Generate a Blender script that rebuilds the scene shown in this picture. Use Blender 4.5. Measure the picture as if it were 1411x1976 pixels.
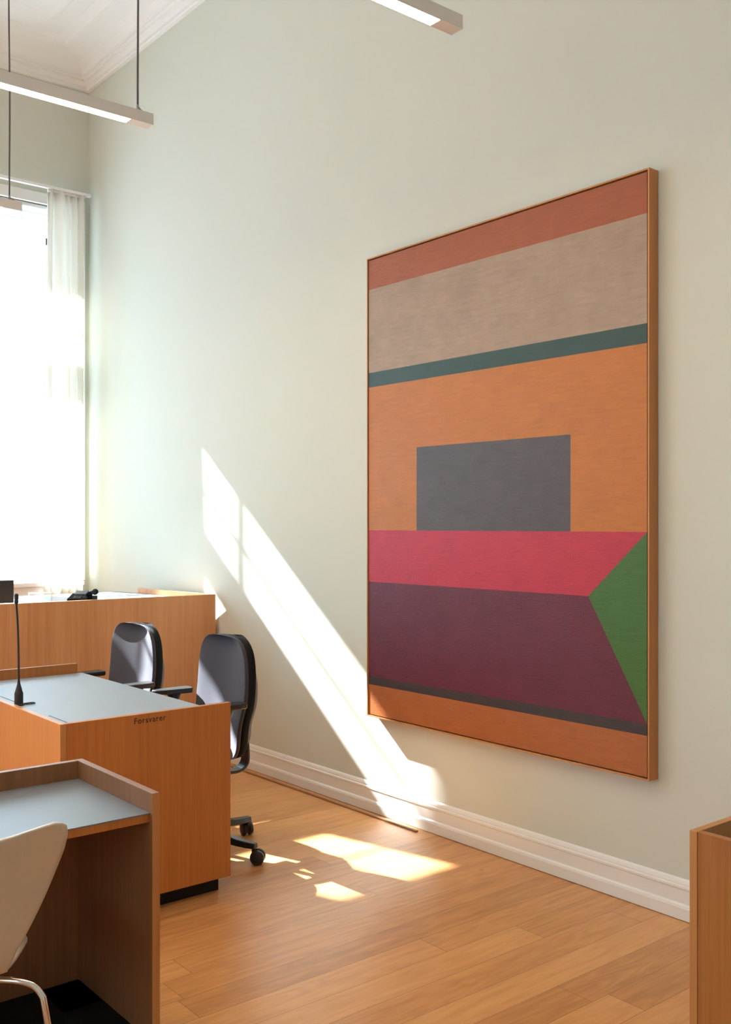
import bpy, bmesh, math, random
from mathutils import Vector, Matrix
random.seed(7)
D = bpy.data
SC = bpy.context.scene
COL = SC.collection
for o in list(D.objects):
    D.objects.remove(o)

# ------------------------------------------------------------------ camera
CAM_H = 1.5
YAW = math.radians(39.3746)
cam = D.cameras.new('camera')
camo = D.objects.new('camera', cam)
COL.objects.link(camo)
camo.location = (0, 0, CAM_H)
camo.rotation_euler = (math.radians(90), 0, -YAW)
cam.sensor_fit = 'AUTO'
cam.sensor_width = 36.0
cam.lens = 1921.0 / 1976.0 * 36.0
cam.shift_y = 25.0 / 1976.0
cam.clip_start = 0.05
SC.camera = camo

# ------------------------------------------------------------------ light
SC.view_settings.view_transform = 'Standard'
SC.view_settings.look = 'None'
SC.view_settings.gamma = 1.0
SC.view_settings.use_curve_mapping = False
SC.view_settings.exposure = -0.32
SC.cycles.max_bounces = 14
SC.cycles.diffuse_bounces = 8
SC.cycles.glossy_bounces = 5
SC.cycles.transparent_max_bounces = 12
SC.cycles.caustics_reflective = True
SC.cycles.caustics_refractive = False
SC.cycles.sample_clamp_indirect = 8.0

SKY_STRENGTH = 12.0
SUN_STRENGTH = 62.0
LAMP_STRENGTH = 58.0
w = D.worlds.new('sky')
SC.world = w
w.use_nodes = True
bg = w.node_tree.nodes['Background']
bg.inputs[0].default_value = (0.58, 0.805, 1.0, 1)
bg.inputs[1].default_value = SKY_STRENGTH

SUN_DIR = Vector((0.235, -1.0, -0.765)).normalized()
sl = D.lights.new('sun', 'SUN')
sl.energy = SUN_STRENGTH
sl.angle = math.radians(0.6)
sl.color = (0.93, 0.97, 1.0)
slo = D.objects.new('sun', sl)
COL.objects.link(slo)
slo.location = (-3, 16, 12)
slo.rotation_euler = SUN_DIR.to_track_quat('-Z', 'Y').to_euler()

# ------------------------------------------------------------------ room numbers
XW = 3.345            # right wall
YW = 7.57             # window wall
XL, YB = -6.5, -3.2   # far left wall, wall behind the camera
ZC = 5.15             # ceiling
YG = 8.10             # glass plane
WINS = [(1.27, 3.186), (-2.2, -0.014), (-5.4, -3.214)]  # only the first is in view; the other two are added for daylight
ADDED_SIDE_WINS = [(-0.2, 1.986)]   # y ranges; unseen window added on the far left wall to brighten the room
Z_SILL, Z_HEAD = 1.02, 3.99
for i, (a, b) in enumerate(WINS):
    pl = D.lights.new('daylight_portal', 'AREA')
    pl.shape = 'RECTANGLE'
    pl.size = b - a
    pl.size_y = Z_HEAD - Z_SILL
    pl.cycles.is_portal = True
    po = D.objects.new('daylight_portal', pl)
    COL.objects.link(po)
    po.location = ((a + b) / 2, YG + 0.12, (Z_HEAD + Z_SILL) / 2)
    po.rotation_euler = (math.radians(-90), 0, 0)
for i, (a, b) in enumerate(ADDED_SIDE_WINS):
    pl = D.lights.new('daylight_portal', 'AREA')
    pl.shape = 'RECTANGLE'
    pl.size = Z_HEAD - Z_SILL
    pl.size_y = b - a
    pl.cycles.is_portal = True
    po = D.objects.new('daylight_portal', pl)
    COL.objects.link(po)
    po.location = (XL - 0.65, (a + b) / 2, (Z_HEAD + Z_SILL) / 2)
    po.rotation_euler = (0, math.radians(-90), 0)

# ------------------------------------------------------------------ materials
def new_mat(name):
    m = D.materials.new(name)
    m.use_nodes = True
    nt = m.node_tree
    return m, nt, nt.nodes['Principled BSDF']

def N(nt, typ, **kw):
    n = nt.nodes.new(typ)
    for k, v in kw.items():
        setattr(n, k, v)
    return n

def math_node(nt, op, a, b=None):
    n = N(nt, 'ShaderNodeMath', operation=op)
    for i, v in enumerate((a, b)):
        if v is None:
            continue
        if isinstance(v, (int, float)):
            n.inputs[i].default_value = v
        else:
            nt.links.new(v, n.inputs[i])
    return n.outputs[0]

def mix_rgb(nt, fac, a, b, mode='MIX'):
    n = N(nt, 'ShaderNodeMix', data_type='RGBA', blend_type=mode)
    for i, v in ((0, fac), (6, a), (7, b)):
        if isinstance(v, (int, float)):
            n.inputs[i].default_value = v
        elif isinstance(v, tuple):
            n.inputs[i].default_value = (*v, 1)
        else:
            nt.links.new(v, n.inputs[i])
    return n.outputs[2]

def coords(nt, scale=(1, 1, 1), loc=(0, 0, 0)):
    tc = N(nt, 'ShaderNodeTexCoord')
    mp = N(nt, 'ShaderNodeMapping')
    mp.inputs['Scale'].default_value = scale
    mp.inputs['Location'].default_value = loc
    nt.links.new(tc.outputs['Object'], mp.inputs[0])
    return mp.outputs[0]

def noise(nt, vec, scale, detail=4, rough=0.55):
    n = N(nt, 'ShaderNodeTexNoise')
    n.inputs['Scale'].default_value = scale
    n.inputs['Detail'].default_value = detail
    n.inputs['Roughness'].default_value = rough
    nt.links.new(vec, n.inputs['Vector'])
    return n.outputs['Fac']

def bump(nt, bsdf, height, strength, dist=0.01):
    b = N(nt, 'ShaderNodeBump')
    b.inputs['Strength'].default_value = strength
    b.inputs['Distance'].default_value = dist
    nt.links.new(height, b.inputs['Height'])
    nt.links.new(b.outputs[0], bsdf.inputs['Normal'])

def plain(name, col, rough=0.5, metal=0.0, spec=0.5, var=0.0, vscale=30, bmp=0.0, bscale=200, emit=None, estr=0):
    m, nt, p = new_mat(name)
    p.inputs['Base Color'].default_value = (*col, 1)
    p.inputs['Roughness'].default_value = rough
    p.inputs['Metallic'].default_value = metal
    p.inputs['Specular IOR Level'].default_value = spec
    if var or bmp:
        v = coords(nt)
    if var:
        f = noise(nt, v, vscale)
        dark = tuple(c * (1 - var) for c in col)
        lite = tuple(min(1, c * (1 + var)) for c in col)
        nt.links.new(mix_rgb(nt, f, dark, lite), p.inputs['Base Color'])
    if bmp:
        bump(nt, p, noise(nt, v, bscale, 3), bmp, 0.002)
    if emit:
        p.inputs['Emission Color'].default_value = (*emit, 1)
        p.inputs['Emission Strength'].default_value = estr
    return m

def wood(name, dark, lite, rough=0.45, grain=(55, 55, 1.6), fine=(260, 260, 5), spec=0.4, loc=(0, 0, 0)):
    """veneer with the grain running along local Z"""
    m, nt, p = new_mat(name)
    a = noise(nt, coords(nt, grain, loc), 1.0, 3, 0.6)
    b = noise(nt, coords(nt, fine, loc), 1.0, 2, 0.5)
    c = noise(nt, coords(nt, (7, 7, 0.25), loc), 1.0, 2, 0.5)
    f = math_node(nt, 'ADD', math_node(nt, 'MULTIPLY', a, 0.45),
                  math_node(nt, 'ADD', math_node(nt, 'MULTIPLY', b, 0.25), math_node(nt, 'MULTIPLY', c, 0.35)))
    r = N(nt, 'ShaderNodeMapRange')
    r.inputs[1].default_value = 0.36
    r.inputs[2].default_value = 0.70
    nt.links.new(f, r.inputs[0])
    nt.links.new(mix_rgb(nt, r.outputs[0], dark, lite), p.inputs['Base Color'])
    p.inputs['Roughness'].default_value = rough
    p.inputs['Specular IOR Level'].default_value = spec
    bump(nt, p, b, 0.08, 0.001)
    return m

M = {}
M['wall'] = plain('sage_wall_paint', (0.625, 0.64, 0.568), 0.75, spec=0.25, var=0.012, vscale=1.5, bmp=0.05, bscale=120)
M['white'] = plain('white_trim_paint', (0.80, 0.79, 0.765), 0.35, spec=0.45)
M['frame_white'] = plain('white_window_paint', (0.86, 0.87, 0.87), 0.4)
M['ceiling'] = plain('ceiling_plaster', (0.80, 0.785, 0.765), 0.8, var=0.01, vscale=2)
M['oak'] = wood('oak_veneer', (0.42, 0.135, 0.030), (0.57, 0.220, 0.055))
M['oak_edge'] = wood('oak_edge_strip', (0.46, 0.19, 0.058), (0.59, 0.265, 0.092), loc=(3, 1, 0))
M['oak_pale'] = wood('oak_veneer_pale', (0.47, 0.195, 0.075), (0.62, 0.30, 0.13), loc=(5, 7, 0))
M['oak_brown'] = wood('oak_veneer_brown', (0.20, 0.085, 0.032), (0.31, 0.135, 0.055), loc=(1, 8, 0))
M['oak_deep'] = wood('oak_veneer_deep', (0.33, 0.115, 0.028), (0.46, 0.18, 0.048), loc=(9, 4, 0))
M['lino'] = plain('grey_desk_linoleum', (0.29, 0.335, 0.405), 0.5, spec=0.5, var=0.05, vscale=6)
M['lino_dark'] = plain('dark_desk_linoleum', (0.17, 0.19, 0.225), 0.42, spec=0.5, var=0.05, vscale=6)
M['worktop_pale'] = plain('pale_worktop', (0.17, 0.18, 0.19), 0.45)
M['black'] = plain('black_plinth', (0.008, 0.008, 0.009), 0.6, spec=0.3)
M['plastic'] = plain('black_plastic', (0.012, 0.012, 0.013), 0.38, spec=0.5)
M['shell_black'] = plain('black_back_shell', (0.010, 0.010, 0.011), 0.75, spec=0.15)
M['plastic_soft'] = plain('black_soft_plastic', (0.018, 0.017, 0.018), 0.33, spec=0.55)
M['caster'] = plain('dark_brown_caster', (0.022, 0.018, 0.016), 0.42)
M['mic'] = plain('black_microphone', (0.012, 0.012, 0.014), 0.5)
M['chrome'] = plain('chrome', (0.78, 0.74, 0.70), 0.12, metal=1.0)
M['shell'] = plain('cream_lacquer', (0.64, 0.56, 0.47), 0.4, spec=0.4)
M['lamp'] = plain('lamp_aluminium', (0.78, 0.765, 0.735), 0.45, spec=0.4)
M['lamp_end'] = plain('lamp_end_plate', (0.72, 0.70, 0.68), 0.5)
M['cable'] = plain('grey_cable', (0.11, 0.095, 0.085), 0.45)
M['steel'] = plain('clip_steel', (0.35, 0.35, 0.35), 0.35, metal=0.8)
M['diffuser'] = plain('lamp_diffuser', (0.9, 0.85, 0.75), 0.5, emit=(1.0, 0.80, 0.50), estr=LAMP_STRENGTH)
M['rod'] = wood('rod_wood', (0.30, 0.15, 0.07), (0.42, 0.22, 0.11), grain=(80, 2, 80), fine=(300, 6, 300))
M['frame_oak'] = wood('picture_frame_oak', (0.44, 0.17, 0.055), (0.58, 0.26, 0.09), loc=(2, 2, 0))
M['gap'] = plain('frame_shadow_gap', (0.010, 0.009, 0.009), 0.8)
M['letter'] = plain('dark_letter', (0.035, 0.018, 0.010), 0.6)
M['paper'] = plain('white_card', (0.85, 0.84, 0.82), 0.6)
M['phone_black'] = plain('matt_phone_plastic', (0.006, 0.006, 0.007), 0.8, spec=0.12)
M['phone_grey'] = plain('phone_display', (0.07, 0.075, 0.07), 0.35)
M['screen'] = plain('dark_screen_back', (0.009, 0.008, 0.008), 0.45)

def fabric_mat(name, col):
    m, nt, p = new_mat(name)
    v = coords(nt)
    f = noise(nt, v, 420, 2, 0.7)
    nt.links.new(mix_rgb(nt, f, tuple(c * 0.75 for c in col), tuple(c * 1.25 for c in col)), p.inputs['Base Color'])
    p.inputs['Roughness'].default_value = 0.9
    p.inputs['Specular IOR Level'].default_value = 0.2
    p.inputs['Sheen Weight'].default_value = 0.25
    p.inputs['Sheen Roughness'].default_value = 0.5
    p.inputs['Sheen Tint'].default_value = (0.85, 0.82, 0.95, 1)
    bump(nt, p, f, 0.5, 0.002)
    return m
M['fabric'] = fabric_mat('grey_wool', (0.055, 0.054, 0.068))
M['fabric_back'] = fabric_mat('grey_wool_back', (0.11, 0.107, 0.105))

def curtain_mat():
    m, nt, p = new_mat('cream_curtain')
    out = nt.nodes['Material Output']
    v = coords(nt, (260, 260, 260))
    f = noise(nt, v, 1.0, 2)
    c = mix_rgb(nt, f, (0.86, 0.84, 0.79), (0.91, 0.89, 0.84))
    nt.links.new(c, p.inputs['Base Color'])
    p.inputs['Roughness'].default_value = 0.9
    p.inputs['Specular IOR Level'].default_value = 0.1
    t = N(nt, 'ShaderNodeBsdfTranslucent')
    t.inputs[0].default_value = (0.93, 0.91, 0.87, 1)
    mx = N(nt, 'ShaderNodeMixShader')
    mx.inputs[0].default_value = 0.38
    nt.links.new(p.outputs[0], mx.inputs[1])
    nt.links.new(t.outputs[0], mx.inputs[2])
    nt.links.new(mx.outputs[0], out.inputs[0])
    return m
M['curtain'] = curtain_mat()

def glass_mat():
    m, nt, p = new_mat('window_glass')
    out = nt.nodes['Material Output']
    t = N(nt, 'ShaderNodeBsdfTransparent')
    t.inputs[0].default_value = (0.97, 0.985, 0.98, 1)
    g = N(nt, 'ShaderNodeBsdfGlossy')
    g.inputs['Roughness'].default_value = 0.02
    mx = N(nt, 'ShaderNodeMixShader')
    mx.inputs[0].default_value = 0.05
    nt.links.new(t.outputs[0], mx.inputs[1])
    nt.links.new(g.outputs[0], mx.inputs[2])
    nt.links.new(mx.outputs[0], out.inputs[0])
    return m
M['glass'] = glass_mat()

def floor_mat():
    m, nt, p = new_mat('oak_plank_floor')
    W, L = 0.139, 1.9
    tc = N(nt, 'ShaderNodeTexCoord')
    sp = N(nt, 'ShaderNodeSeparateXYZ')
    nt.links.new(tc.outputs['Object'], sp.inputs[0])
    x, y = sp.outputs[0], sp.outputs[1]
    rowf = math_node(nt, 'DIVIDE', math_node(nt, 'SUBTRACT', y, 2.105 - 139 * 0.139), W)
    row = math_node(nt, 'FLOOR', rowf)
    fr = math_node(nt, 'FRACT', rowf)
    wn = N(nt, 'ShaderNodeTexWhiteNoise', noise_dimensions='1D')
    nt.links.new(row, wn.inputs['W'])
    xs = math_node(nt, 'DIVIDE', math_node(nt, 'ADD', x, math_node(nt, 'MULTIPLY', wn.outputs['Value'], L)), L)
    seg = math_node(nt, 'FLOOR', xs)
    fx = math_node(nt, 'FRACT', xs)
    cmb = N(nt, 'ShaderNodeCombineXYZ')
    nt.links.new(row, cmb.inputs[0])
    nt.links.new(seg, cmb.inputs[1])
    wn2 = N(nt, 'ShaderNodeTexWhiteNoise', noise_dimensions='2D')
    nt.links.new(cmb.outputs[0], wn2.inputs['Vector'])
    tone = wn2.outputs['Value']
    # grain: stretched noise shifted per plank
    gv = N(nt, 'ShaderNodeCombineXYZ')
    nt.links.new(math_node(nt, 'MULTIPLY', x, 2.2), gv.inputs[0])
    nt.links.new(math_node(nt, 'MULTIPLY', y, 34), gv.inputs[1])
    nt.links.new(math_node(nt, 'MULTIPLY', tone, 57), gv.inputs[2])
    g1 = noise(nt, gv.outputs[0], 1.0, 5, 0.62)
    gv2 = N(nt, 'ShaderNodeCombineXYZ')
    nt.links.new(math_node(nt, 'MULTIPLY', x, 1.3), gv2.inputs[0])
    nt.links.new(math_node(nt, 'MULTIPLY', y, 9), gv2.inputs[1])
    nt.links.new(math_node(nt, 'MULTIPLY', tone, 91), gv2.inputs[2])
    wv = noise(nt, gv2.outputs[0], 1.0, 3, 0.5)
    rings = math_node(nt, 'FRACT', math_node(nt, 'MULTIPLY', wv, 9))
    rings = math_node(nt, 'ABSOLUTE', math_node(nt, 'SUBTRACT', rings, 0.5))
    f = math_node(nt, 'ADD', math_node(nt, 'ADD', math_node(nt, 'MULTIPLY', tone, 0.27), 0.075),
                  math_node(nt, 'ADD', math_node(nt, 'MULTIPLY', g1, 0.52), math_node(nt, 'MULTIPLY', rings, 0.22)))
    ramp = N(nt, 'ShaderNodeValToRGB')
    e = ramp.color_ramp.elements
    e[0].position = 0.29
    e[0].color = (0.42, 0.185, 0.062, 1)
    e[1].position = 0.80
    e[1].color = (0.74, 0.39, 0.155, 1)
    mid = e.new(0.53)
    mid.color = (0.60, 0.285, 0.102, 1)
    nt.links.new(f, ramp.inputs[0])
    # knots
    vor = N(nt, 'ShaderNodeTexVoronoi')
    vor.inputs['Scale'].default_value = 1.0
    kv = N(nt, 'ShaderNodeCombineXYZ')
    nt.links.new(math_node(nt, 'MULTIPLY', x, 1.6), kv.inputs[0])
    nt.links.new(math_node(nt, 'MULTIPLY', y, 4.2), kv.inputs[1])
    nt.links.new(kv.outputs[0], vor.inputs['Vector'])
    kn = math_node(nt, 'LESS_THAN', vor.outputs['Distance'], 0.035)
    c1 = mix_rgb(nt, math_node(nt, 'MULTIPLY', kn, 0.45), ramp.outputs[0], (0.20, 0.09, 0.035))
    # seams
    d1 = math_node(nt, 'LESS_THAN', fr, 0.018)
    d2 = math_node(nt, 'LESS_THAN', fx, 0.0014)
    seam = math_node(nt, 'MAXIMUM', d1, d2)
    c2 = mix_rgb(nt, math_node(nt, 'MULTIPLY', seam, 0.6), c1, (0.14, 0.062, 0.025))
    nt.links.new(c2, p.inputs['Base Color'])
    rr = N(nt, 'ShaderNodeMapRange')
    rr.inputs[3].default_value = 0.24
    rr.inputs[4].default_value = 0.38
    nt.links.new(g1, rr.inputs[0])
    nt.links.new(rr.outputs[0], p.inputs['Roughness'])
    p.inputs['Specular IOR Level'].default_value = 0.45
    h = math_node(nt, 'SUBTRACT', math_node(nt, 'MULTIPLY', g1, 0.12), seam)
    bump(nt, p, h, 0.25, 0.002)
    return m
M['floor'] = floor_mat()

def paint_mat(name, col, weave=0.10, blobs=0.5, rough=0.5):
    m, nt, p = new_mat(name)
    v = coords(nt)
    a = noise(nt, v, 7, 4, 0.6)
    h = noise(nt, coords(nt, (1, 30, 260)), 1.0, 2)
    k = noise(nt, coords(nt, (1, 260, 30)), 1.0, 2)
    wv = math_node(nt, 'MULTIPLY', math_node(nt, 'ADD', h, k), 0.5)
    f = math_node(nt, 'ADD', math_node(nt, 'MULTIPLY', a, 0.6), math_node(nt, 'MULTIPLY', wv, 0.4))
    r = N(nt, 'ShaderNodeMapRange')
    r.inputs[1].default_value = 0.3
    r.inputs[2].default_value = 0.7
    nt.links.new(f, r.inputs[0])
    base = mix_rgb(nt, r.outputs[0], tuple(c * (1 - weave) for c in col), tuple(c * (1 + weave) for c in col))
    br = noise(nt, coords(nt, (1, 9, 70)), 1.0, 4, 0.65)
    q = N(nt, 'ShaderNodeMapRange')
    q.inputs[1].default_value = 0.3
    q.inputs[2].default_value = 0.72
    q.inputs[3].default_value = 0.90
    q.inputs[4].default_value = 1.09
    nt.links.new(br, q.inputs[0])
    vm = N(nt, 'ShaderNodeVectorMath', operation='SCALE')
    nt.links.new(base, vm.inputs[0])
    nt.links.new(q.outputs[0], vm.inputs['Scale'])
    nt.links.new(vm.outputs[0], p.inputs['Base Color'])
    p.inputs['Roughness'].default_value = rough
    p.inputs['Specular IOR Level'].default_value = 0.4
    vor = N(nt, 'ShaderNodeTexVoronoi')
    vor.inputs['Scale'].default_value = 11
    nt.links.new(v, vor.inputs['Vector'])
    bl = N(nt, 'ShaderNodeMapRange')
    bl.inputs[1].default_value = 0.0
    bl.inputs[2].default_value = 0.09
    bl.inputs[3].default_value = 1.0
    bl.inputs[4].default_value = 0.0
    nt.links.new(vor.outputs['Distance'], bl.inputs[0])
    hh = math_node(nt, 'ADD', math_node(nt, 'MULTIPLY', bl.outputs[0], blobs), wv)
    bump(nt, p, hh, 0.5, 0.004)
    return m

# ------------------------------------------------------------------ mesh helpers
def finish(name, bm, mat, parent=None, smooth=False, bevel=0.0, subsurf=0, loc=None, recalc=True):
    if recalc:
        bmesh.ops.recalc_face_normals(bm, faces=bm.faces)
    me = D.meshes.new(name)
    bm.to_mesh(me)
    bm.free()
    if smooth:
        for p in me.polygons:
            p.use_smooth = True
    for mm in (mat if isinstance(mat, (list, tuple)) else [mat]):
        me.materials.append(mm)
    o = D.objects.new(name, me)
    COL.objects.link(o)
    if loc:
        o.location = loc
    if parent:
        o.parent = parent
    if bevel:
        b = o.modifiers.new('bevel', 'BEVEL')
        b.width = bevel
        b.segments = 2
        b.limit_method = 'ANGLE'
        b.angle_limit = math.radians(40)
    if subsurf:
        s = o.modifiers.new('subsurf', 'SUBSURF')
        s.levels = subsurf
        s.render_levels = subsurf
    return o

def bx(bm, x0, x1, y0, y1, z0, z1, mi=0):
    vs = [bm.verts.new((x, y, z)) for z in (z0, z1) for x, y in ((x0, y0), (x1, y0), (x1, y1), (x0, y1))]
    for q in ((0, 3, 2, 1), (4, 5, 6, 7), (0, 1, 5, 4), (1, 2, 6, 5), (2, 3, 7, 6), (3, 0, 4, 7)):
        f = bm.faces.new([vs[i] for i in q])
        f.material_index = mi

def boxes(*bs):
    bm = bmesh.new()
    for b in bs:
        bx(bm, *b)
    return bm

def prism(bm, pts, z0, z1):
    """polygon in xy extruded in z"""
    a = [bm.verts.new((x, y, z0)) for x, y in pts]
    b = [bm.verts.new((x, y, z1)) for x, y in pts]
    n = len(pts)
    bm.faces.new(a[::-1])
    bm.faces.new(b)
    for i in range(n):
        bm.faces.new((a[i], a[(i + 1) % n], b[(i + 1) % n], b[i]))

def tube(bm, path, rad, seg=10, cap=True):
    path = [Vector(p) for p in path]
    n = len(path)
    rads = rad if isinstance(rad, (list, tuple)) else [rad] * n
    t0 = (path[1] - path[0]).normalized()
    up = Vector((0, 0, 1)) if abs(t0.z) < 0.9 else Vector((1, 0, 0))
    u = t0.cross(up).normalized()
    rings = []
    for i, p in enumerate(path):
        t = (path[min(i + 1, n - 1)] - path[max(i - 1, 0)]).normalized()
        u = (u - t * u.dot(t)).normalized()
        v = t.cross(u)
        rings.append([bm.verts.new(p + (u * math.cos(a) + v * math.sin(a)) * rads[i])
                      for a in [2 * math.pi * k / seg for k in range(seg)]])
    for a, b in zip(rings, rings[1:]):
        for k in range(seg):
            bm.faces.new((a[k], a[(k + 1) % seg], b[(k + 1) % seg], b[k]))
    if cap:
        bm.faces.new(rings[0][::-1])
        bm.faces.new(rings[-1])

def lathe(bm, prof, c=(0, 0, 0), axis='Z', seg=24):
    """prof = [(radius, height)] closed top and bottom"""
    def place(r, h, a):
        p, q = r * math.cos(a), r * math.sin(a)
        v = {'Z': (p, q, h), 'X': (h, p, q), 'Y': (p, h, q)}[axis]
        return Vector(v) + Vector(c)
    rings = [[bm.verts.new(place(r, h, 2 * math.pi * k / seg)) for k in range(seg)] for r, h in prof]
    for a, b in zip(rings, rings[1:]):
        for k in range(seg):
            bm.faces.new((a[k], a[(k + 1) % seg], b[(k + 1) % seg], b[k]))
    bm.faces.new(rings[0][::-1])
    bm.faces.new(rings[-1])

def smooth_path(pts, n=8):
    """Catmull-Rom through pts"""
    P = [Vector(p) for p in pts]
    P = [P[0] * 2 - P[1]] + P + [P[-1] * 2 - P[-2]]
    out = []
    for i in range(1, len(P) - 2):
        for k in range(n):
            t = k / n
            a, b, c, d = P[i - 1], P[i], P[i + 1], P[i + 2]
            out.append(0.5 * ((2 * b) + (c - a) * t + (2 * a - 5 * b + 4 * c - d) * t * t + (3 * b - a - 3 * c + d) * t ** 3))
    out.append(P[-2])
    return out

def empty(name, label, cat, loc=(0, 0, 0), rz=0.0, group=None):
    o = D.objects.new(name, None)
    COL.objects.link(o)
    o.location = loc
    o.rotation_euler = (0, 0, rz)
    o.empty_display_size = 0.1
    tag(o, label, cat, group)
    return o

def tag(o, label, cat, group=None):
    o['label'] = label
    o['category'] = cat
    if group:
        o['group'] = group

def struct(o):
    o['kind'] = 'structure'
    return o

# ------------------------------------------------------------------ room shell
struct(finish('floor', boxes((XL - .3, XW + .3, YB - .3, YW + .7, -0.2, 0.0)), M['floor']))
struct(finish('wall_right', boxes((XW, XW + .25, YB - .25, YW + .7, 0.0, 5.6)), M['wall']))
bm = bmesh.new()
edges = [YB - .25] + [v for ab in sorted(ADDED_SIDE_WINS) for v in (ab[0] - .045, ab[1] + .045)] + [YW + .62]
for i in range(0, len(edges), 2):
    bx(bm, XL - .62, XL, edges[i], edges[i + 1], 0, 5.6)
for a, b in ADDED_SIDE_WINS:
    bx(bm, XL - .62, XL, a - .045, b + .045, Z_HEAD, 5.6)
    bx(bm, XL - .62, XL, a - .045, b + .045, 0, Z_SILL)
struct(finish('wall_left', bm, M['wall']))
struct(finish('wall_behind', boxes((XL, XW, YB - .25, YB, 0.0, 5.6)), M['wall']))
bm = bmesh.new()
YO = YW + 0.62
edges = [XL] + [v for ab in sorted(WINS) for v in (ab[0] - .045, ab[1] + .045)] + [XW]
for i in range(0, len(edges), 2):
    bx(bm, edges[i], edges[i + 1], YW, YO, 0, 5.6)
for a, b in WINS:
    bx(bm, a - .045, b + .045, YW, YO, Z_HEAD, 5.6)
    bx(bm, a - .045, b + .045, YW, YO, 0, Z_SILL)
struct(finish('wall_window', bm, M['wall']))

# ceiling: flat field, a shallow recessed panel with a raised bead around it
bm = boxes((XL - .2, XW + .2, YB - .2, YW + .6, ZC, ZC + .3))
ceil = struct(finish('ceiling', bm, M['ceiling']))
px0, px1, py0, py1 = XL + .55, 2.826, YB + .55, 6.995
bm = bmesh.new()
prof = [(0.0, 0.0), (0.008, -0.006), (0.02, -0.009), (0.04, -0.009), (0.06, -0.004), (0.075, 0.0)]
loops = []
for d, h in prof:
    loops.append([bm.verts.new((x, y, ZC + h)) for x, y in
                  ((px0 + d, py0 + d), (px1 - d, py0 + d), (px1 - d, py1 - d), (px0 + d, py1 - d))])
for a, b in zip(loops, loops[1:]):
    for k in range(4):
        bm.faces.new((a[k], a[(k + 1) % 4], b[(k + 1) % 4], b[k]))
struct(finish('trim_1', bm, M['ceiling']))

def sweep(name, prof, mat, x0, x1, y0, y1):
    bm = bmesh.new()
    loops = [[bm.verts.new((x, y, z)) for x, y in
              ((x0 + d, y0 + d), (x1 - d, y0 + d), (x1 - d, y1 - d), (x0 + d, y1 - d))] for d, z in prof]
    for a, b in zip(loops, loops[1:]):
        for k in range(4):
            bm.faces.new((a[k], a[(k + 1) % 4], b[(k + 1) % 4], b[k]))
    return struct(finish(name, bm, mat))
cove = [(0.0, 4.955), (0.028, 4.955), (0.036, 4.962), (0.036, 4.985), (0.058, 5.0), (0.075, 5.004), (0.075, 5.018), (0.098, 5.022), (0.098, 5.032)]
for k in range(0, 11):
    a = k / 10 * math.pi / 2
    cove.append((0.10 + 0.21 * (1 - math.cos(a)), 5.034 + 0.088 * math.sin(a)))
cove += [(0.33, 5.125), (0.345, 5.135), (0.37, 5.143), (0.40, ZC + .001)]
sweep('trim_2', cove, M['ceiling'], XL, XW, YB, YW)

# baseboard along the right wall: plain board, ledge, moulded top
def baseboard(name, prof, p0, p1, inward):
    bm = bmesh.new()
    P0, P1, I = Vector(p0), Vector(p1), Vector(inward)
    a = [bm.verts.new(P0 + I * d + Vector((0, 0, z))) for d, z in prof]
    b = [bm.verts.new(P1 + I * d + Vector((0, 0, z))) for d, z in prof]
    for i in range(len(prof) - 1):
        bm.faces.new((a[i], b[i], b[i + 1], a[i + 1]))
    bm.faces.new(a)
    bm.faces.new(b[::-1])
    return struct(finish(name, bm, M['white']))
bprof = [(0, 0.003), (.026, 0.003), (.026, .047), (.023, .056), (.016, .062), (.016, .114), (.019, .118), (.019, .126),
         (.013, .130), (.013, .136), (.009, .146), (.003, .152), (0, .152)]
baseboard('baseboard_right', bprof, (XW, YB, 0), (XW, YW, 0), (-1, 0, 0))
baseboard('baseboard_window', bprof, (XL, YW, 0), (XW - .03, YW, 0), (0, -1, 0))
baseboard('baseboard_left', bprof, (XL, YB, 0), (XL, YW - .03, 0), (1, 0, 0))
baseboard('baseboard_behind', bprof, (XL + .03, YB, 0), (XW - .03, YB, 0), (0, 1, 0))

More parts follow.
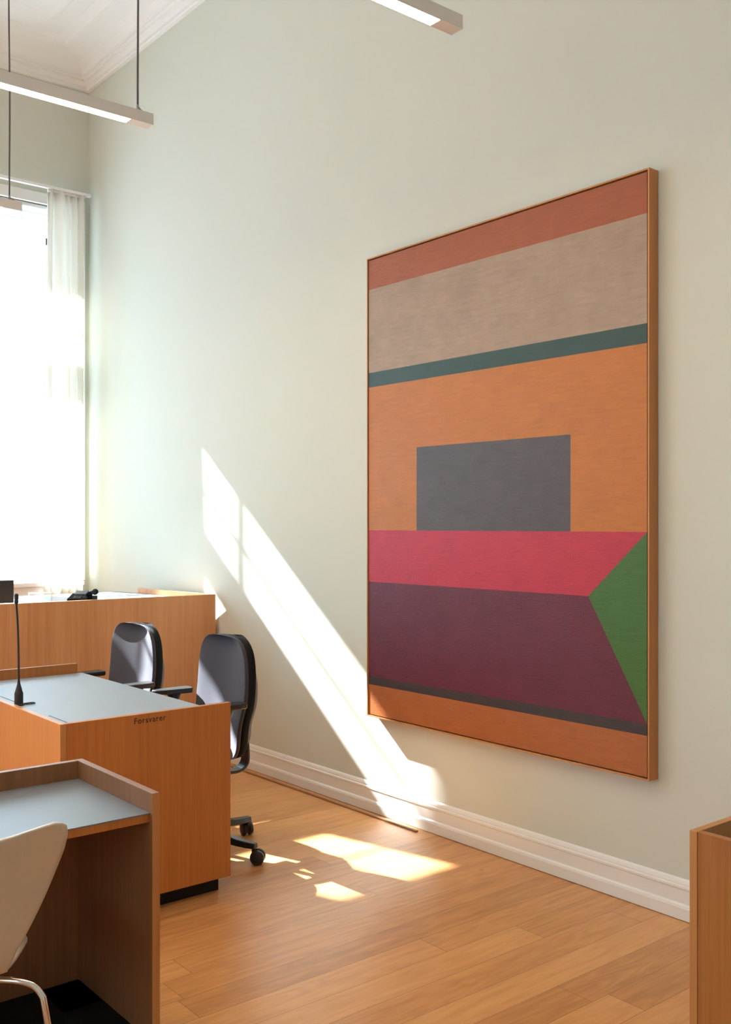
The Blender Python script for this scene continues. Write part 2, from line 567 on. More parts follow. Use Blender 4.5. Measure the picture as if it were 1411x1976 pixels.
# windows: deep white lining, frame, two casements with transom lights
def make_window(idx, a, b):
    # first window: its post and muntin stand where the sunlight patches put them
    c0, c1 = (1.93, 2.27) if idx == 1 else ((a + b) / 2 - .13, (a + b) / 2 + .13)
    pz0, pz1 = 1.10, 3.82
    root = struct(finish('window_%d' % idx, boxes(
        (a - .03, b + .03, YG - .04, YG + .05, pz1, Z_HEAD), (a - .03, b + .03, YG - .04, YG + .05, Z_SILL, pz0),
        (a - .04, a + .0, YG - .04, YG + .05, Z_SILL, Z_HEAD), (b - .0, b + .04, YG - .04, YG + .05, Z_SILL, Z_HEAD),
        (c0, c1, YG - .05, YG + .05, pz0, pz1),
        (a, c0, YG - .045, YG + .05, 2.99, 3.22), (c1, b, YG - .045, YG + .05, 2.99, 3.22)), M['frame_white']))
    # muntins and casement bars
    bars = bmesh.new()
    for s0, s1 in ((a, c0), (c1, b)):
        m = 2.688 if idx == 1 and s0 > 2 else (s0 + s1) / 2
        bx(bars, m - .013, m + .013, YG - .02, YG + .02, pz0, 2.99)
        bx(bars, m - .013, m + .013, YG - .02, YG + .02, 3.22, pz1)
        for z, hz in ((3.50, .008), (2.39, .011)):
            bx(bars, s0, m - .013, YG - .012, YG + .012, z - hz, z + hz)
            bx(bars, m + .013, s1, YG - .012, YG + .012, z - hz, z + hz)
    finish('window_muntins', bars, M['frame_white'], root)
    for s0, s1 in ((a, c0), (c1, b)):
        for z0, z1 in ((pz0, 2.99), (3.22, pz1)):
            finish('window_pane', boxes((s0 - .004, s1 + .004, YG - .003, YG + .003, z0 - .004, z1 + .004)), M['glass'], root)
    # stepped soffit and jamb lining
    lin = boxes((a - .044, b + .044, YW + .02, YG - .04, Z_HEAD - .03, Z_HEAD - .001),
                (a - .044, b + .044, YW + .14, YG - .04, Z_HEAD - .055, Z_HEAD - .03),
                (a - .044, b + .044, YW + .27, YG - .04, Z_HEAD - .085, Z_HEAD - .055),
                (a - .044, b + .044, YW + .38, YG - .04, Z_HEAD - .115, Z_HEAD - .085),
                (a - .044, a - .015, YW + .02, YG - .04, Z_SILL, Z_HEAD - .03),
                (b + .015, b + .044, YW + .02, YG - .04, Z_SILL, Z_HEAD - .03))
    finish('window_lining', lin, M['frame_white'], root, bevel=.004)
    arch = boxes((a - .12, b + .12, YW - .022, YW + .02, Z_HEAD, Z_HEAD + .085),
                 (a - .12, a - .03, YW - .022, YW + .02, 1.06, Z_HEAD), (b + .03, b + .12, YW - .022, YW + .02, 1.06, Z_HEAD))
    finish('window_architrave', arch, M['white'], root, bevel=.004)
    finish('window_sill', boxes((a - .10, b + .10, YW - .06, YG - .04, Z_SILL + .002, Z_SILL + .038)), M['frame_white'], root, bevel=.006)
    finish('window_apron', boxes((a - .08, b + .08, YW - .02, YW - .001, .155, Z_SILL)), M['frame_white'], root, bevel=.003)
    return root
for i, (a, b) in enumerate(WINS):
    make_window(i + 1, a, b)
for i, (a, b) in enumerate(ADDED_SIDE_WINS):  # out of view, added as extra daylight facing the right wall
    o = make_window(len(WINS) + i + 1, a, b)
    o.rotation_euler = (0, 0, math.radians(90))
    o.location = (XL + YW, 0, 0)

# ------------------------------------------------------------------ curtain on its rail
rail = empty('curtain_rail', 'slim white curtain rail above the bright window', 'curtain rail', (2.1, 7.44, 4.09))
finish('rail', boxes((-1.25, 1.20, -.014, .014, -.012, .012)), M['frame_white'], rail, bevel=.003)
for dx in (-1.1, 0.0, 1.1):
    finish('bracket', boxes((dx - .012, dx + .012, .012, YW - 7.44, .0, .02)), M['frame_white'], rail, bevel=.002)

def curtain(name, label, x0, x1):
    nu, nv = 120, 36
    root = empty(name, label, 'curtain', ((x0 + x1) / 2, 7.44, 0))
    bm = bmesh.new()
    g = []
    for j in range(nv + 1):
        v = j / nv
        z = 0.03 + v * (4.075 - 0.03)
        row = []
        for i in range(nu + 1):
            u = i / nu
            amp = 0.030 + 0.016 * (1 - v)
            ph = 2 * math.pi * (5.0 * u + 0.25 * math.sin(3.1 * v + 1.3) * (1 - v) + 0.18 * math.sin(9 * u))
            lead = 0.02 * math.sin(2.2 * (1 - v)) * (1 - u)
            x = (u - 0.5) * (x1 - x0) + 0.006 * math.sin(ph * 0.5 + 2 * v) - lead
            y = amp * math.sin(ph) * (0.75 + 0.25 * math.sin(5 * u + 2)) + 0.008 * math.sin(7 * v + 11 * u)
            row.append(bm.verts.new((x, y, z)))
        g.append(row)
    for j in range(nv):
        for i in range(nu):
            bm.faces.new((g[j][i], g[j][i + 1], g[j + 1][i + 1], g[j + 1][i]))
    o = finish('drape', bm, M['curtain'], root, smooth=True)
    s = o.modifiers.new('thick', 'SOLIDIFY')
    s.thickness = 0.0015
    hd = bmesh.new()
    path = []
    for i in range(nu + 1):
        v = g[nv][i].co if False else None
    bx(hd, -(x1 - x0) / 2, (x1 - x0) / 2, -.010, .010, 4.055, 4.074)
    finish('heading_tape', hd, M['curtain'], root)
    return root
curtain('curtain', 'long cream curtain hanging gathered in the corner beside the window', 2.955, 3.255)

# ------------------------------------------------------------------ pendant lamps
def pendant(label, x_end, y, z, length, cables):
    root = empty('pendant_lamp', label, 'lamp', (x_end, y, z), group=None)
    hh, hw, t = .047, .054, .003
    # housing: an inverted channel, open below along the lit part
    bm = boxes((-length, 0, -hw / 2, -hw / 2 + t, -hh, 0), (-length, 0, hw / 2 - t, hw / 2, -hh, 0),
               (-length, 0, -hw / 2 + t, hw / 2 - t, -t, 0), (-t, 0, -hw / 2 + t, hw / 2 - t, -hh, -t),
               (-length, -length + t, -hw / 2 + t, hw / 2 - t, -hh, -t))
    finish('housing', bm, M['lamp'], root)
    for s in (0, 1):
        a, b = (-.10, -t) if s == 0 else (-length + t, -length + .10)
        finish('end_plate', boxes((a, b, -hw / 2 + t, hw / 2 - t, -hh + .0005, -hh + .004)), M['lamp_end'], root)
    d = finish('diffuser', boxes((-length + .10, -.10, -hw / 2 + t, hw / 2 - t, -hh + .001, -hh + .006)), M['diffuser'], root)
    for cx in cables:
        cb = bmesh.new()
        top = ZC - z
        pts = []
        for k in range(25):
            u = k / 24
            wob = 0.0035 * math.sin(u * 9 + cx * 5) * math.sin(math.pi * u)
            pts.append((cx + wob, 0.4 * wob, 0.028 + u * (top - 0.028)))
        tube(cb, pts, .0045, 8)
        c = finish('cable', cb, M['cable'], root, smooth=True)
        gb = bmesh.new()
        lathe(gb, [(.012, .0), (.012, .004), (.006, .010), (.0055, .030)], (cx, 0, 0), 'Z', 14)
        tube(gb, smooth_path([(cx, 0, .026), (cx + .012, 0, .014), (cx + .03, 0, .006), (cx + .042, 0, .001)], 5), .0032, 8)
        finish('gripper', gb, M['steel'], c, smooth=False)
        fb = bmesh.new()
        lathe(fb, [(.03, top - .022), (.045, top - .018), (.045, top)], (cx, 0, 0), 'Z', 20)
        finish('ceiling_cup', fb, M['lamp'], c)
    nb = bmesh.new()
    lathe(nb, [(.004, 0), (.004, .008)], (-.62, 0, 0), 'Z', 10)
    finish('screw', nb, M['steel'], root)
    return root
pendant('lit linear pendant lamp across the upper left, cable at its end', 1.933, 3.764, 3.2, 2.5, (-.058, -2.36))
pendant('lit linear pendant lamp hanging highest, end showing at the top centre', 2.357, 2.387, 3.2, 2.5, (-.17, -2.36))
pendant('linear pendant lamp farthest back, end showing in front of the window', 1.928, 5.227, 3.2, 2.5, (-.058, -2.36))

# ------------------------------------------------------------------ painting
PX = 3.285
pic = empty('painting', 'large abstract painting of coloured bands in a thin oak frame on the wall', 'painting', (XW, 3.134, .51))
def pv(y, z):
    return (PX + .004 - XW, y - 3.134, z - .51)
yl, yr, zt, zb = 3.980, 2.288, 2.868, .522
polys = [
    (0, [(yl, zt), (yr, zt), (yr, 2.708), (yl, 2.717)]),
    (1, [(yl, 2.717), (yr, 2.708), (yr, 2.282), (yl, 2.287)]),
    (2, [(yl, 2.287), (yr, 2.282), (yr, 2.205), (yl, 2.212)]),
    (3, [(yl, 2.212), (yr, 2.205), (yr, 1.877), (2.662, 1.877), (3.613, 1.881), (yl, 1.881)]),
    (3, [(yl, 1.881), (3.613, 1.881), (3.613, 1.473), (yl, 1.473)]),
    (4, [(3.613, 1.881), (2.662, 1.877), (2.662, 1.473), (3.613, 1.473)]),
    (3, [(2.662, 1.877), (yr, 1.877), (yr, 1.473), (2.662, 1.473)]),
    (5, [(yl, 1.473), (3.613, 1.473), (2.662, 1.473), (yr, 1.473), (2.571, 1.209), (yl, 1.207)]),
    (6, [(yr, 1.473), (yr, .728), (2.571, 1.209)]),
    (7, [(yl, 1.207), (2.571, 1.209), (yr, .728), (yl, .718)]),
    (8, [(yl, .718), (yr, .728), (yr, .683), (yl, .675)]),
    (9, [(yl, .675), (yr, .683), (yr, zb), (yl, zb)])]
cols = [(0.33, 0.085, 0.03), (0.35, 0.245, 0.175), (0.026, 0.06, 0.05), (0.46, 0.15, 0.02), (0.08, 0.066, 0.072), (0.46, 0.022, 0.05), (0.05, 0.135, 0.02), (0.12, 0.016, 0.034), (0.046, 0.031, 0.030), (0.38, 0.112, 0.028)]
nms = ['rust', 'taupe', 'bottle_green', 'orange', 'charcoal', 'crimson', 'leaf_green', 'plum', 'umber', 'burnt_orange']
pm = [paint_mat('paint_' + n, c, 0.14 if n in ('plum', 'taupe', 'charcoal') else 0.08, .5) for n, c in zip(nms, cols)]
bm = bmesh.new()
cache = {}
for mi, pts in polys:
    vs = []
    for q in pts:
        if q not in cache:
            cache[q] = bm.verts.new(pv(*q))
        vs.append(cache[q])
    f = bm.faces.new(vs)
    f.material_index = mi
# canvas edges folded back around the stretcher
B = .035
ring = [(yl, zt), (yr, zt), (yr, zb), (yl, zb)]
back = [bm.verts.new((pv(*q)[0] + B, pv(*q)[1], pv(*q)[2])) for q in ring]
bm.faces.new(back)
bmesh.ops.recalc_face_normals(bm, faces=bm.faces)
cv = finish('canvas', bm, pm, pic, recalc=False)
for p in cv.data.polygons:
    if p.normal.x > 0.5 and p.center.x < PX + .01 - XW:
        p.flip()
stb = boxes((PX + .006 - XW, PX + .04 - XW, yr - 3.134 + .001, yl - 3.134 - .001, zb - .51 + .001, zt - .51 - .001))
finish('stretcher', stb, M['gap'], pic)
fy0, fy1, fz0, fz1 = 2.276 - 3.134, 3.992 - 3.134, 0.0, 2.371
x0, x1, tw = PX - XW, -.001, .0065
# floater frame: four thin oak rails plus dark backing seen in the gap
for nm, b in (('frame_rail', (x0, x1, fy0, fy1, fz1 - tw, fz1)), ('frame_rail', (x0, x1, fy0, fy1, fz0, fz0 + tw)),
              ('frame_stile', (x0, x1, fy0, fy0 + tw, fz0 + tw, fz1 - tw)), ('frame_stile', (x0, x1, fy1 - tw, fy1, fz0 + tw, fz1 - tw))):
    finish(nm, boxes(b), M['frame_oak'], pic)
finish('backing', boxes((x0 + .045, x1 - .001, fy0 + tw, fy1 - tw, fz0 + tw, fz1 - tw)), M['gap'], pic)

# ------------------------------------------------------------------ desk with the lettering
DX0, DX1, DY0, DY1, DZ = 1.437, 2.158, 3.500, 4.735, .774
desk = empty('desk', 'oak desk lettered on its end panel, black microphone standing on it', 'desk', (DX0, DY0, 0))
def at(o, *b):
    L = o.location
    return (b[0] - L.x, b[1] - L.x, b[2] - L.y, b[3] - L.y, b[4] - L.z, b[5] - L.z)
finish('end_panel', boxes(at(desk, DX0 + .024, DX1, DY0, DY0 + .024, .064, DZ)), M['oak'], desk, bevel=.0012)
finish('front_panel', boxes(at(desk, DX0, DX0 + .0235, DY0, DY1 + .02, .064, DZ)), M['oak_edge'], desk, bevel=.0012)
finish('worktop', boxes(at(desk, DX0 + .024, 2.055, DY0 + .0245, DY1 - .001, .742, .764)), M['lino'], desk, bevel=.001)
finish('rear_screen', boxes(at(desk, DX0 + .024, 2.033, DY1, DY1 + .02, .715, .812), at(desk, DX0 + .024, 1.70, DY1, DY1 + .02, .064, .715)), M['oak_deep'], desk, bevel=.0012)
finish('plinth', boxes(at(desk, DX0 + .03, 2.13, DY0 + .05, DY0 + .12, 0.0, .065), at(desk, DX0 + .03, DX0 + .10, DY0 + .12, DY1 - .01, 0, .065)), M['black'], desk)
finish('cable_slot', boxes(at(desk, 1.4905, 1.4945, 3.53, 3.745, .7638, .7646)), M['black'], desk)
finish('cable_flap', boxes(at(desk, 1.474, 1.478, 4.07, 4.30, .7638, .7646), at(desk, 1.478, 1.50, 4.07, 4.075, .7638, .7646),
                           at(desk, 1.498, 1.502, 4.07, 4.30, .7638, .7646)), M['black'], desk)
fc = D.curves.new('lettering', 'FONT')
fc.body = 'Forsvarer'
fc.size = .0335
fc.space_character = 1.10
fc.extrude = .0004
fo = D.objects.new('lettering_curve', fc)
COL.objects.link(fo)
bpy.context.view_layer.update()
dg = bpy.context.evaluated_depsgraph_get()
me = D.meshes.new_from_object(fo.evaluated_get(dg))
D.objects.remove(fo)
xs = [v.co.x for v in me.vertices]
lw = max(xs) - min(xs)
sx = .134 / lw
for v in me.vertices:
    v.co.x = (v.co.x - min(xs)) * sx if False else v.co.x * sx
me.name = 'lettering'
me.materials.clear()
me.materials.append(M['letter'])
lo = D.objects.new('lettering', me)
COL.objects.link(lo)
lo.parent = desk
lo.rotation_euler = (math.radians(90), 0, 0)
lo.location = (1.727 - DX0, -.0006, .7385)

# microphone
mic = empty('microphone', 'slim black gooseneck microphone on the lettered oak desk', 'microphone', (1.482, 4.035, .7647))
bm = bmesh.new()
lathe(bm, [(.021, 0), (.021, .004), (.0175, .007), (.0175, .050), (.015, .056), (.0065, .088), (.005, .10)], (0, 0, 0), 'Z', 20)
finish('base', bm, M['mic'], mic, smooth=False)
bm = bmesh.new()
tube(bm, smooth_path([(0, 0, .095), (-.001, 0, .2), (-.004, 0, .32), (-.010, 0, .415)], 8), [.0042] * 25, 10)
finish('gooseneck', bm, M['mic'], mic, smooth=True)
bm = bmesh.new()
lathe(bm, [(.004, .412), (.0085, .418), (.0085, .428), (.0065, .431), (.0085, .434), (.0085, .45), (.005, .456)], (-.010, 0, 0), 'Z', 16)
finish('head', bm, M['mic'], mic)
bm = bmesh.new()
tube(bm, smooth_path([(.018, -.006, .004), (.035, -.02, .0035), (.060, -.012, .0035), (.066, .002, .0035), (.050, .010, .0035), (.018, .004, .004)], 6), .0025, 8)
finish('cable', bm, M['mic'], mic, smooth=True)

# ------------------------------------------------------------------ near desk
NX, NY0, NY1, NZ = 1.2615, 2.445, 2.953, .774
nd = empty('desk', 'nearest oak desk with a dark grey top, cream chair drawn up to it', 'desk', (NX, NY0, 0))
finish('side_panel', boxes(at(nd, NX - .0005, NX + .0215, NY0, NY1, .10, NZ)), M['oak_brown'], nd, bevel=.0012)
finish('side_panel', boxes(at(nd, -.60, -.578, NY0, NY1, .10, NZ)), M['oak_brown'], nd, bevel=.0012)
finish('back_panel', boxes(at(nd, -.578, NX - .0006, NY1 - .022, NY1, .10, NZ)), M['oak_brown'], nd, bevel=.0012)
finish('worktop', boxes(at(nd, -.5775, NX - .001, NY0 + .012, NY1 - .0225, .716, .7195)), M['lino_dark'], nd)
finish('worktop_board', boxes(at(nd, -.5775, NX - .001, NY0 + .014, NY1 - .0225, .694, .7158)), M['oak'], nd, bevel=.001)
finish('plinth', boxes(at(nd, -.57, NX - .002, NY1 - .20, NY1 - .005, 0, .102), at(nd, NX - .12, NX + .005, NY0 + .05, NY1 - .03, 0, .102)), M['black'], nd)

finish('edge_strip', boxes(at(nd, NX - .0008, NX + .0218, NY0 - .0012, NY0 - .0001, .10, NZ)), M['oak_edge'], nd)
# ------------------------------------------------------------------ back bench against the wall
BZ = 1.0535
bench = empty('desk', 'tall long oak desk in front of the window, telephone standing on it', 'desk', (1.965, 5.64, 0))
def rel(pts, o):
    return [(x - o.location.x, y - o.location.y) for x, y in pts]
fL, fR, rB = (-.35, 5.777), (3.315, 5.56), (3.234, 6.44)
dv = (Vector(fR) - Vector(fL)).normalized()
nv_ = Vector((-dv.y, dv.x))
t = .024
def off(p, d):
    return (p[0] + nv_.x * d, p[1] + nv_.y * d)
# front panel in three sheets that meet at fine joints
cuts = [0.0, 0.38, 0.645, 1.0]
for i in range(3):
    pa = Vector(fL).lerp(Vector(fR), cuts[i]) + dv * (.0006 if i else 0)
    pb = Vector(fL).lerp(Vector(fR), cuts[i + 1])
    bm = bmesh.new()
    prism(bm, rel([tuple(pa), tuple(pb), off(pb, t), off(pa, t)], bench), .0, BZ)
    finish('front_panel', bm, M['oak_pale'], bench)
rv = (Vector(rB) - Vector(fR)).normalized()
rn = Vector((-rv.y, rv.x))
q0 = Vector(off(fR, t + .0006))
bm = bmesh.new()
prism(bm, rel([tuple(q0), tuple(q0 + rv * .87), tuple(q0 + rv * .87 + rn * t), tuple(q0 + rn * t)], bench), .0, BZ)
finish('return_panel', bm, M['oak_pale'], bench)
bm = bmesh.new()
i0 = q0 + rn * (t + .001)
i1 = q0 + rv * 1.13 + rn * (t + .001)  # rear edge carried back past the return panel to shade the floor behind
prism(bm, rel([off(fL, t + .001), (i0.x, i0.y), (i1.x, i1.y), (-.35, 6.72)], bench), .995, 1.018)
finish('worktop', bm, M['worktop_pale'], bench)
bm = bmesh.new()
prism(bm, rel([off(fL, t + .001), off((fL[0] + t, fL[1]), t + .001), (fL[0] + t, 6.70), (fL[0], 6.70)], bench), 0, .994)
finish('end_panel', bm, M['oak_pale'], bench)

# desk telephone on the bench
ph = empty('telephone', 'black desk telephone on the tall desk beneath the curtain', 'telephone', (2.635, 6.06, 1.0185), math.radians(-39))
bm = bmesh.new()
pr = [(-.085, 0), (.085, 0), (.085, .048), (.06, .052), (-.085, .018)]
a = [bm.verts.new((-.10, y, z)) for y, z in pr]
b = [bm.verts.new((.055, y, z)) for y, z in pr]
bm.faces.new(a); bm.faces.new(b[::-1])
for i in range(5):
    bm.faces.new((a[i], a[(i + 1) % 5], b[(i + 1) % 5], b[i]))
finish('body', bm, M['phone_black'], ph, bevel=.004)
bm = bmesh.new()
pr = [(.02, .042), (.085, .05), (.083, .072), (.07, .074), (.02, .05)]
a = [bm.verts.new((-.07, y, z)) for y, z in pr]
b = [bm.verts.new((.03, y, z)) for y, z in pr]
bm.faces.new(a); bm.faces.new(b[::-1])
for i in range(5):
    bm.faces.new((a[i], a[(i + 1) % 5], b[(i + 1) % 5], b[i]))
finish('display', bm, M['phone_grey'], ph, bevel=.002)
bm = bmesh.new()
tube(bm, smooth_path([(.078, -.10, .040), (.078, -.085, .052), (.078, -.03, .060), (.078, .05, .064), (.078, .085, .062), (.078, .10, .050)], 5),
     [.016, .022, .025, .026, .026, .025, .023, .020, .018, .017, .016, .016, .016, .016, .016, .017, .018, .020, .022, .024, .026, .026, .025, .022, .018, .014][:26], 14)
finish('handset', bm, M['phone_black'], ph, smooth=True)
bm = bmesh.new()
bx(bm, .058, .098, -.085, .085, 0.0, .034)
finish('cradle', bm, M['phone_black'], ph, bevel=.004)
bm = bmesh.new()
for r in range(4):
    for c_ in range(3):
        x, y = -.05 + c_ * .022, -.065 + r * .018
        z = .0235 + (y + .065) * .235
        bx(bm, x - .008, x + .008, y - .006, y + .006, z - .004, z + .003)
finish('keypad', bm, M['phone_grey'], ph)

for c_ in ph.children:
    c_.data.transform(Matrix.Scale(.80, 4))
# flat dark screen at the left edge
sc_ = empty('monitor', 'dark monitor seen from behind on the tall desk, at the left edge', 'monitor', (2.035, 5.96, 1.0185), math.radians(-6))
finish('panel', boxes((-.25, .118, -.012, .012, .016, .152)), M['screen'], sc_, bevel=.004)
finish('stand', boxes((-.14, .04, -.05, .07, 0, .008), (-.08, -.03, .012, .03, .006, .09)), M['plastic'], sc_, bevel=.002)

# small white letter stand
ls = empty('letter_stand', 'small white stand on the tall desk between monitor and telephone', 'stand', (2.395, 6.15, 1.0185), math.radians(-20))
finish('tray', boxes((-.07, .07, -.05, .05, .050, .054)), M['paper'], ls)
finish('leg', boxes((-.07, -.066, -.05, .05, 0, .0498)), M['paper'], ls)
finish('leg', boxes((.066, .07, -.05, .05, 0, .0498)), M['paper'], ls)

# ------------------------------------------------------------------ desk at the right edge
rd = empty('desk', 'box-shaped oak desk corner at the right edge of the picture', 'desk', (2.099, 1.325, 0))
finish('end_panel', boxes(at(rd, 2.099, 2.95, 1.322, 1.342, 0.0, .774)), M['oak_edge'], rd, bevel=.001)
finish('front_panel', boxes(at(rd, 2.101, 2.121, .25, 1.3215, 0.0, .774)), M['oak_deep'], rd, bevel=.001)
finish('worktop', boxes(at(rd, 2.1215, 2.94, .25, 1.3212, .690, .712)), M['lino_dark'], rd)
finish('end_panel', boxes(at(rd, 2.1215, 2.95, .25, .27, 0.0, .6895)), M['oak_deep'], rd)

# ------------------------------------------------------------------ rod on the floor
rod = finish('rod', boxes((-.007, .007, -1.1, 1.1, 0, .009)), M['rod'], bevel=.003, loc=(3.273, 4.695, 0.0005))
rod.rotation_euler = (0, 0, math.radians(.25))
tag(rod, 'thin wooden rod lying on the floor beside the white baseboard', 'rod')

# ------------------------------------------------------------------ task chairs (local: faces -X, back at +X)
def back_surface(front, t0, scale=1.0, z0=.415, z1=.985, nu=20, nv=26):
    g = []
    for j in range(nv + 1):
        s = -math.cos(math.pi * j / nv)            # -1..1, denser at the ends
        v = (s + 1) / 2
        Wd = .172 + .058 * min(1, v / .50) ** .7 - .004 * max(0, (v - .62) / .38)
        n = 3.9
        hw = scale * Wd * max(0.0, 1 - abs(s) ** n) ** (1 / n)
        z = (z0 + z1) / 2 + scale * (z1 - z0) / 2 * s
        # side profile: lumbar forward, top leaning back
        xc = .215 - .022 * math.exp(-((v - .28) / .2) ** 2) + .012 * max(0, v - .3)
        row = []
        for i in range(nu + 1):
            u = -math.cos(math.pi * i / nu)
            wrap = -.045 * u * u
            edge = (1 - abs(u) ** 4) * (1 - abs(s) ** 6)
            x = xc + wrap + t0 + front * .020 * edge
            row.append((x, u * hw, z))
        g.append(row)
    return g

def pillow(f, b):
    bm = bmesh.new()
    F = [[bm.verts.new(p) for p in r] for r in f]
    Bk = [[bm.verts.new(p) for p in r] for r in b]
    nv, nu = len(F) - 1, len(F[0]) - 1
    for j in range(nv):
        for i in range(nu):
            bm.faces.new((F[j][i], F[j + 1][i], F[j + 1][i + 1], F[j][i + 1]))
            bm.faces.new((Bk[j][i], Bk[j][i + 1], Bk[j + 1][i + 1], Bk[j + 1][i]))
    for j in range(nv):
        for i in (0, nu):
            bm.faces.new((F[j][i], Bk[j][i], Bk[j + 1][i], F[j + 1][i]))
    for i in range(nu):
        for j in (0, nv):
            bm.faces.new((F[j][i], F[j][i + 1], Bk[j][i + 1], Bk[j][i]))
    bmesh.ops.remove_doubles(bm, verts=bm.verts, dist=.0004)
    bmesh.ops.dissolve_degenerate(bm, edges=bm.edges, dist=.0002)
    return bm

def task_chair(label, loc, rz):
    root = empty('office_chair', label, 'chair', loc, rz, 'grey office chairs at the lettered desk')
    finish('backrest', pillow(back_surface(-1, -.012), back_surface(0, .006)), M['fabric'], root, smooth=True)
    finish('back_shell', pillow(back_surface(0, .0065, 1.0), back_surface(0, .046, .985)), M['shell_black'], root, smooth=True)
    finish('back_cover', pillow(back_surface(0, .0465, .93, .425, .90), back_surface(1.5, .060, .86, .43, .89)), M['fabric_back'], root, smooth=True)
    # seat cushion
    bm = bmesh.new()
    nu, nv = 16, 16
    def seat(z, e, sc=1.0):
        out = []
        for j in range(nv + 1):
            s = -math.cos(math.pi * j / nv)
            row = []
            for i in range(nu + 1):
                u = -math.cos(math.pi * i / nu)
                hw = .235 * sc * max(0, 1 - abs(s) ** 2.8) ** (1 / 2.8)
                row.append((-.135 + .215 * sc * s, u * hw, z + e * (1 - abs(u) ** 4) * (1 - abs(s) ** 4) - .02 * max(0, -s - .6)))
            out.append(row)
        return out
    bm.free()
    finish('seat', pillow(seat(.445, .022), seat(.405, 0)), M['fabric'], root, smooth=True)
    finish('seat_pan', pillow(seat(.404, 0, .96), seat(.385, -.012, .8)), M['plastic'], root, smooth=True)
    # bracket between seat and back: a flat bar that runs out, bends up and grips the back
    bm = bmesh.new()
    pts = smooth_path([(.06, 0, .365), (.18, 0, .345), (.25, 0, .345), (.288, 0, .375), (.292, 0, .43), (.285, 0, .52), (.285, 0, .60)], 5)
    rows = []
    for i, p in enumerate(pts):
        tng = (pts[min(i + 1, len(pts) - 1)] - pts[max(i - 1, 0)]).normalized()
        nn = Vector((-tng.z, 0, tng.x))
        rows.append([bm.verts.new(p + nn * a + Vector((0, b_, 0))) for a, b_ in ((-.007, -.032), (-.007, .032), (.007, .032), (.007, -.032))])
    for a, b in zip(rows, rows[1:]):
        for k in range(4):
            bm.faces.new((a[k], a[(k + 1) % 4], b[(k + 1) % 4], b[k]))
    bm.faces.new(rows[0]); bm.faces.new(rows[-1][::-1])
    finish('back_bracket', bm, M['plastic_soft'], root, bevel=.003)
    # arms
    for s in (-1, 1):
        y = .265 * s
        bm = bmesh.new()
        P = [(-.055, .022), (-.065, .0), (-.055, -.022), (.0, -.036), (.10, -.042), (.135, -.038), (.142, 0), (.135, .038), (.10, .042), (.0, .036)]
        lo = [bm.verts.new((px, y + py * .86, .688 + (.008 if px < -.03 else 0))) for px, py in P]
        hi = [bm.verts.new((px, y + py, .714)) for px, py in P]
        n = len(P)
        bm.faces.new(lo[::-1]); bm.faces.new(hi)
        for k in range(n):
            bm.faces.new((lo[k], lo[(k + 1) % n], hi[(k + 1) % n], hi[k]))
        arm = finish('armrest', bm, M['plastic_soft'], root, bevel=.006)
        bm = bmesh.new()
        pts = smooth_path([(.05, y, .69), (.045, y, .62), (.03, y, .52), (.0, y * .98, .43), (-.02, y * .85, .375), (-.03, y * .5, .37)], 4)
        tube(bm, pts, [.019] * len(pts), 10)
        lathe(bm, [(.022, .655), (.034, .688)], (.05, y, 0), 'Z', 14)
        finish('arm_post', bm, M['plastic'], arm, smooth=False)
    # column and hub
    bm = bmesh.new()
    lathe(bm, [(.026, .12), (.026, .25), (.018, .252), (.018, .372)], (0, 0, 0), 'Z', 18)
    finish('gas_column', bm, M['plastic'], root)
    bm = bmesh.new()
    lathe(bm, [(.042, .075), (.05, .085), (.05, .125), (.035, .14)], (0, 0, 0), 'Z', 20)
    finish('hub', bm, M['plastic_soft'], root)
    for k in range(5):
        an = math.radians(10 + 72 * k)
        bm = bmesh.new()
        R = .345
        sec = [(.035, .028, .118, .080), (.14, .024, .115, .079), (.22, .023, .110, .078), (.265, .025, .101, .074), (.31, .023, .097, .071), (R + .012, .017, .094, .070)]
        rows = []
        for r, hw, zt_, zb_ in sec:
            rows.append([bm.verts.new((r * math.cos(an) - w_ * math.sin(an), r * math.sin(an) + w_ * math.cos(an), z_))
                         for w_, z_ in ((-hw, zb_), (hw, zb_), (hw * .75, zt_), (-hw * .75, zt_))])
        for a, b in zip(rows, rows[1:]):
            for q in range(4):
                bm.faces.new((a[q], a[(q + 1) % 4], b[(q + 1) % 4], b[q]))
        bm.faces.new(rows[0]); bm.faces.new(rows[-1][::-1])
        leg = finish('leg', bm, M['plastic_soft'], root, bevel=.004)
        # twin wheel caster, swivelled
        bm = bmesh.new()
        sw = an + math.radians((70, 40, 110, 75, 20)[k])
        c0 = Vector((R * math.cos(an), R * math.sin(an), .033))
        o_ = c0 + Vector((math.cos(sw) * .018, math.sin(sw) * .018, 0))
        ax = Vector((-math.sin(sw), math.cos(sw), 0))
        up = Vector((0, 0, 1)); fw = Vector((math.cos(sw), math.sin(sw), 0))
        for sd in (-1, 1):
            rings = []
            for r, h in ((.012, .006), (.029, .006), (.0325, .010), (.0325, .020), (.029, .026), (.020, .029), (.008, .030)):
                rings.append([bm.verts.new(o_ + ax * (h * sd) + (fw * math.cos(q) + up * math.sin(q)) * r)
                              for q in [2 * math.pi * m_ / 22 for m_ in range(22)]])
            for a, b in zip(rings, rings[1:]):
                for q in range(22):
                    bm.faces.new((a[q], a[(q + 1) % 22], b[(q + 1) % 22], b[q]))
            bm.faces.new(rings[0]); bm.faces.new(rings[-1][::-1])
        tube(bm, [o_ - ax * .008, o_ + ax * .008], .011, 10)
        tube(bm, [c0 + up * .0, c0 + up * .040], .009, 12)
        finish('caster', bm, M['caster'], leg)
    return root
task_chair('grey office chair nearest the wall, beside the lettered end panel', (2.265, 4.03, 0), math.radians(-3))
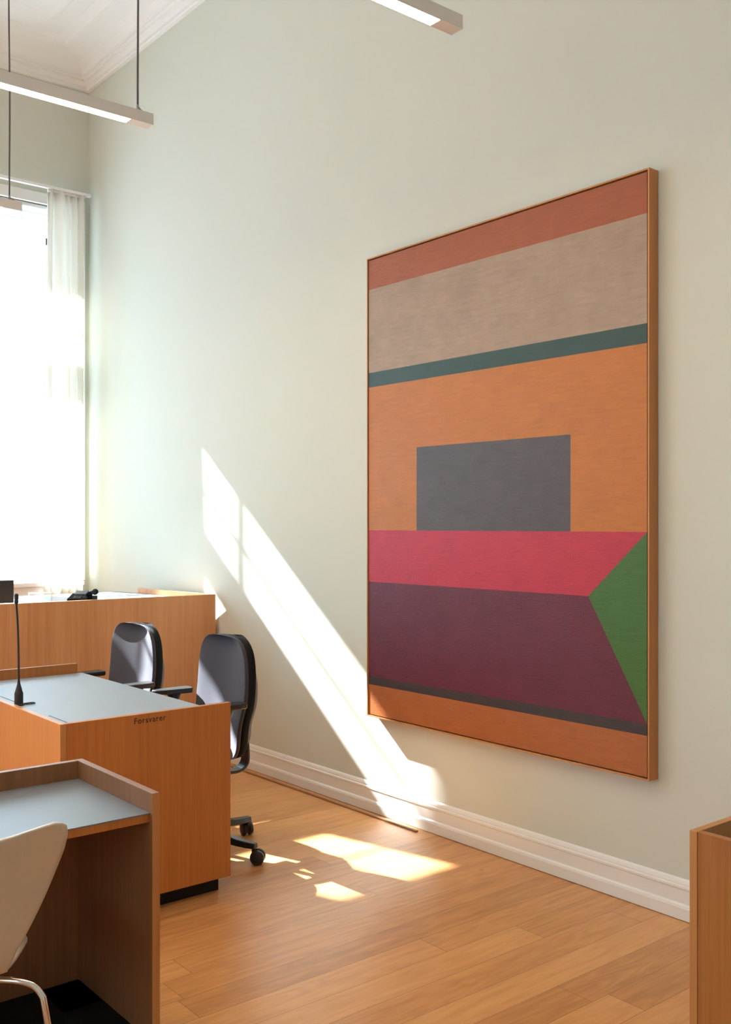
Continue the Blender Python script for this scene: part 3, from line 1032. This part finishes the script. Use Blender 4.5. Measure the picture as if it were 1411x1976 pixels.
task_chair('grey office chair in front of the tall desk, sun across its backrest', (2.195, 4.80, 0), math.radians(2))

# ------------------------------------------------------------------ cream shell chair (local: faces +Y)
def shell_chair(label, loc, rz):
    root = empty('shell_chair', label, 'chair', loc, rz)
    # centre line of the shell seen from the side: seat front -> waist -> top of back
    line = smooth_path([(0, .215, .425), (0, .18, .447), (0, .06, .447), (0, -.06, .440), (0, -.150, .447), (0, -.192, .480), (0, -.215, .545),
                        (0, -.240, .64), (0, -.265, .73), (0, -.285, .80)], 6)
    L = [0]
    for a, b in zip(line, line[1:]):
        L.append(L[-1] + (b - a).length)
    tot = L[-1]
    keys = [(0, .05), (.015, .13), (.05, .180), (.12, .203), (.22, .213), (.30, .205), (.40, .150), (.475, .104), (.54, .092), (.60, .104),
            (.70, .148), (.80, .195), (.87, .219), (.92, .226), (.955, .219), (.98, .196), (.993, .165), (1, .10)]
    def hw(s):
        for (a, p), (b, q) in zip(keys, keys[1:]):
            if a <= s <= b:
                f_ = (s - a) / (b - a)
                return p + (q - p) * f_
        return keys[-1][1]
    nv, nu = 70, 24
    bm = bmesh.new()
    g = []
    for j in range(nv + 1):
        s = j / nv
        s = .5 - .5 * math.cos(math.pi * s) if False else s
        tgt = s * tot
        i = max(k for k in range(len(L)) if L[k] <= tgt + 1e-9)
        i = min(i, len(line) - 2)
        f_ = (tgt - L[i]) / (L[i + 1] - L[i])
        p = line[i].lerp(line[i + 1], f_)
        tn = (line[i + 1] - line[i]).normalized()
        nrm = Vector((0, -tn.z, tn.y))
        nrm = Vector((0, tn.z, -tn.y)) if False else nrm
        # side facing the sitter: up for the seat, forward for the back
        if nrm.z < 0 and s < .4:
            nrm = -nrm
        if s >= .4 and nrm.y < 0:
            nrm = -nrm
        row = []
        h_ = hw(s)
        dish = .10 if s < .45 else .10 + 1.25 * min(1, (s - .45) / .35)
        for k in range(nu + 1):
            u = -1 + 2 * k / nu
            x = u * h_
            lift = dish * x * x
            # top corners drop a little so the crest is gently arched
            row.append(bm.verts.new(p + Vector((x, 0, 0)) + nrm * lift))
        g.append(row)
    for j in range(nv):
        for k in range(nu):
            bm.faces.new((g[j][k], g[j][k + 1], g[j + 1][k + 1], g[j + 1][k]))
    sh = finish('shell', bm, M['shell'], root, smooth=True)
    so = sh.modifiers.new('thick', 'SOLIDIFY')
    so.thickness = .010
    so.offset = 0
    # chrome legs
    bm = bmesh.new()
    lathe(bm, [(.06, .418), (.065, .421), (.065, .428), (.05, .431)], (0, -.02, 0), 'Z', 24)
    finish('leg_plate', bm, M['chrome'], root)
    for sx_ in (-1, 1):
        for sy_, yy in ((-1, -.245), (1, .235)):
            bm = bmesh.new()
            pts = smooth_path([(sx_ * .015, -.02 + sy_ * .02, .412), (sx_ * .09, -.02 + sy_ * .085, .414), (sx_ * .140, -.02 + sy_ * .138, .412),
                               (sx_ * (.167 - .0 * sy_), -.02 + sy_ * .165, .39), (sx_ * .178, -.02 + sy_ * .180, .33), (sx_ * (.212 - .022 * sy_ - .02), yy, .012)], 6)
            tube(bm, pts, .0085, 12)
            lg = finish('leg', bm, M['chrome'], root, smooth=True)
            bm = bmesh.new()
            lathe(bm, [(.011, .0), (.012, .004), (.012, .016), (.009, .02)], (sx_ * (.192 - .022 * sy_), yy, 0), 'Z', 14)
            finish('foot_glide', bm, M['plastic'], lg)
    return root
shell_chair('cream moulded shell chair with chrome legs at the nearest desk', (.735, 2.505, 0), math.radians(0))
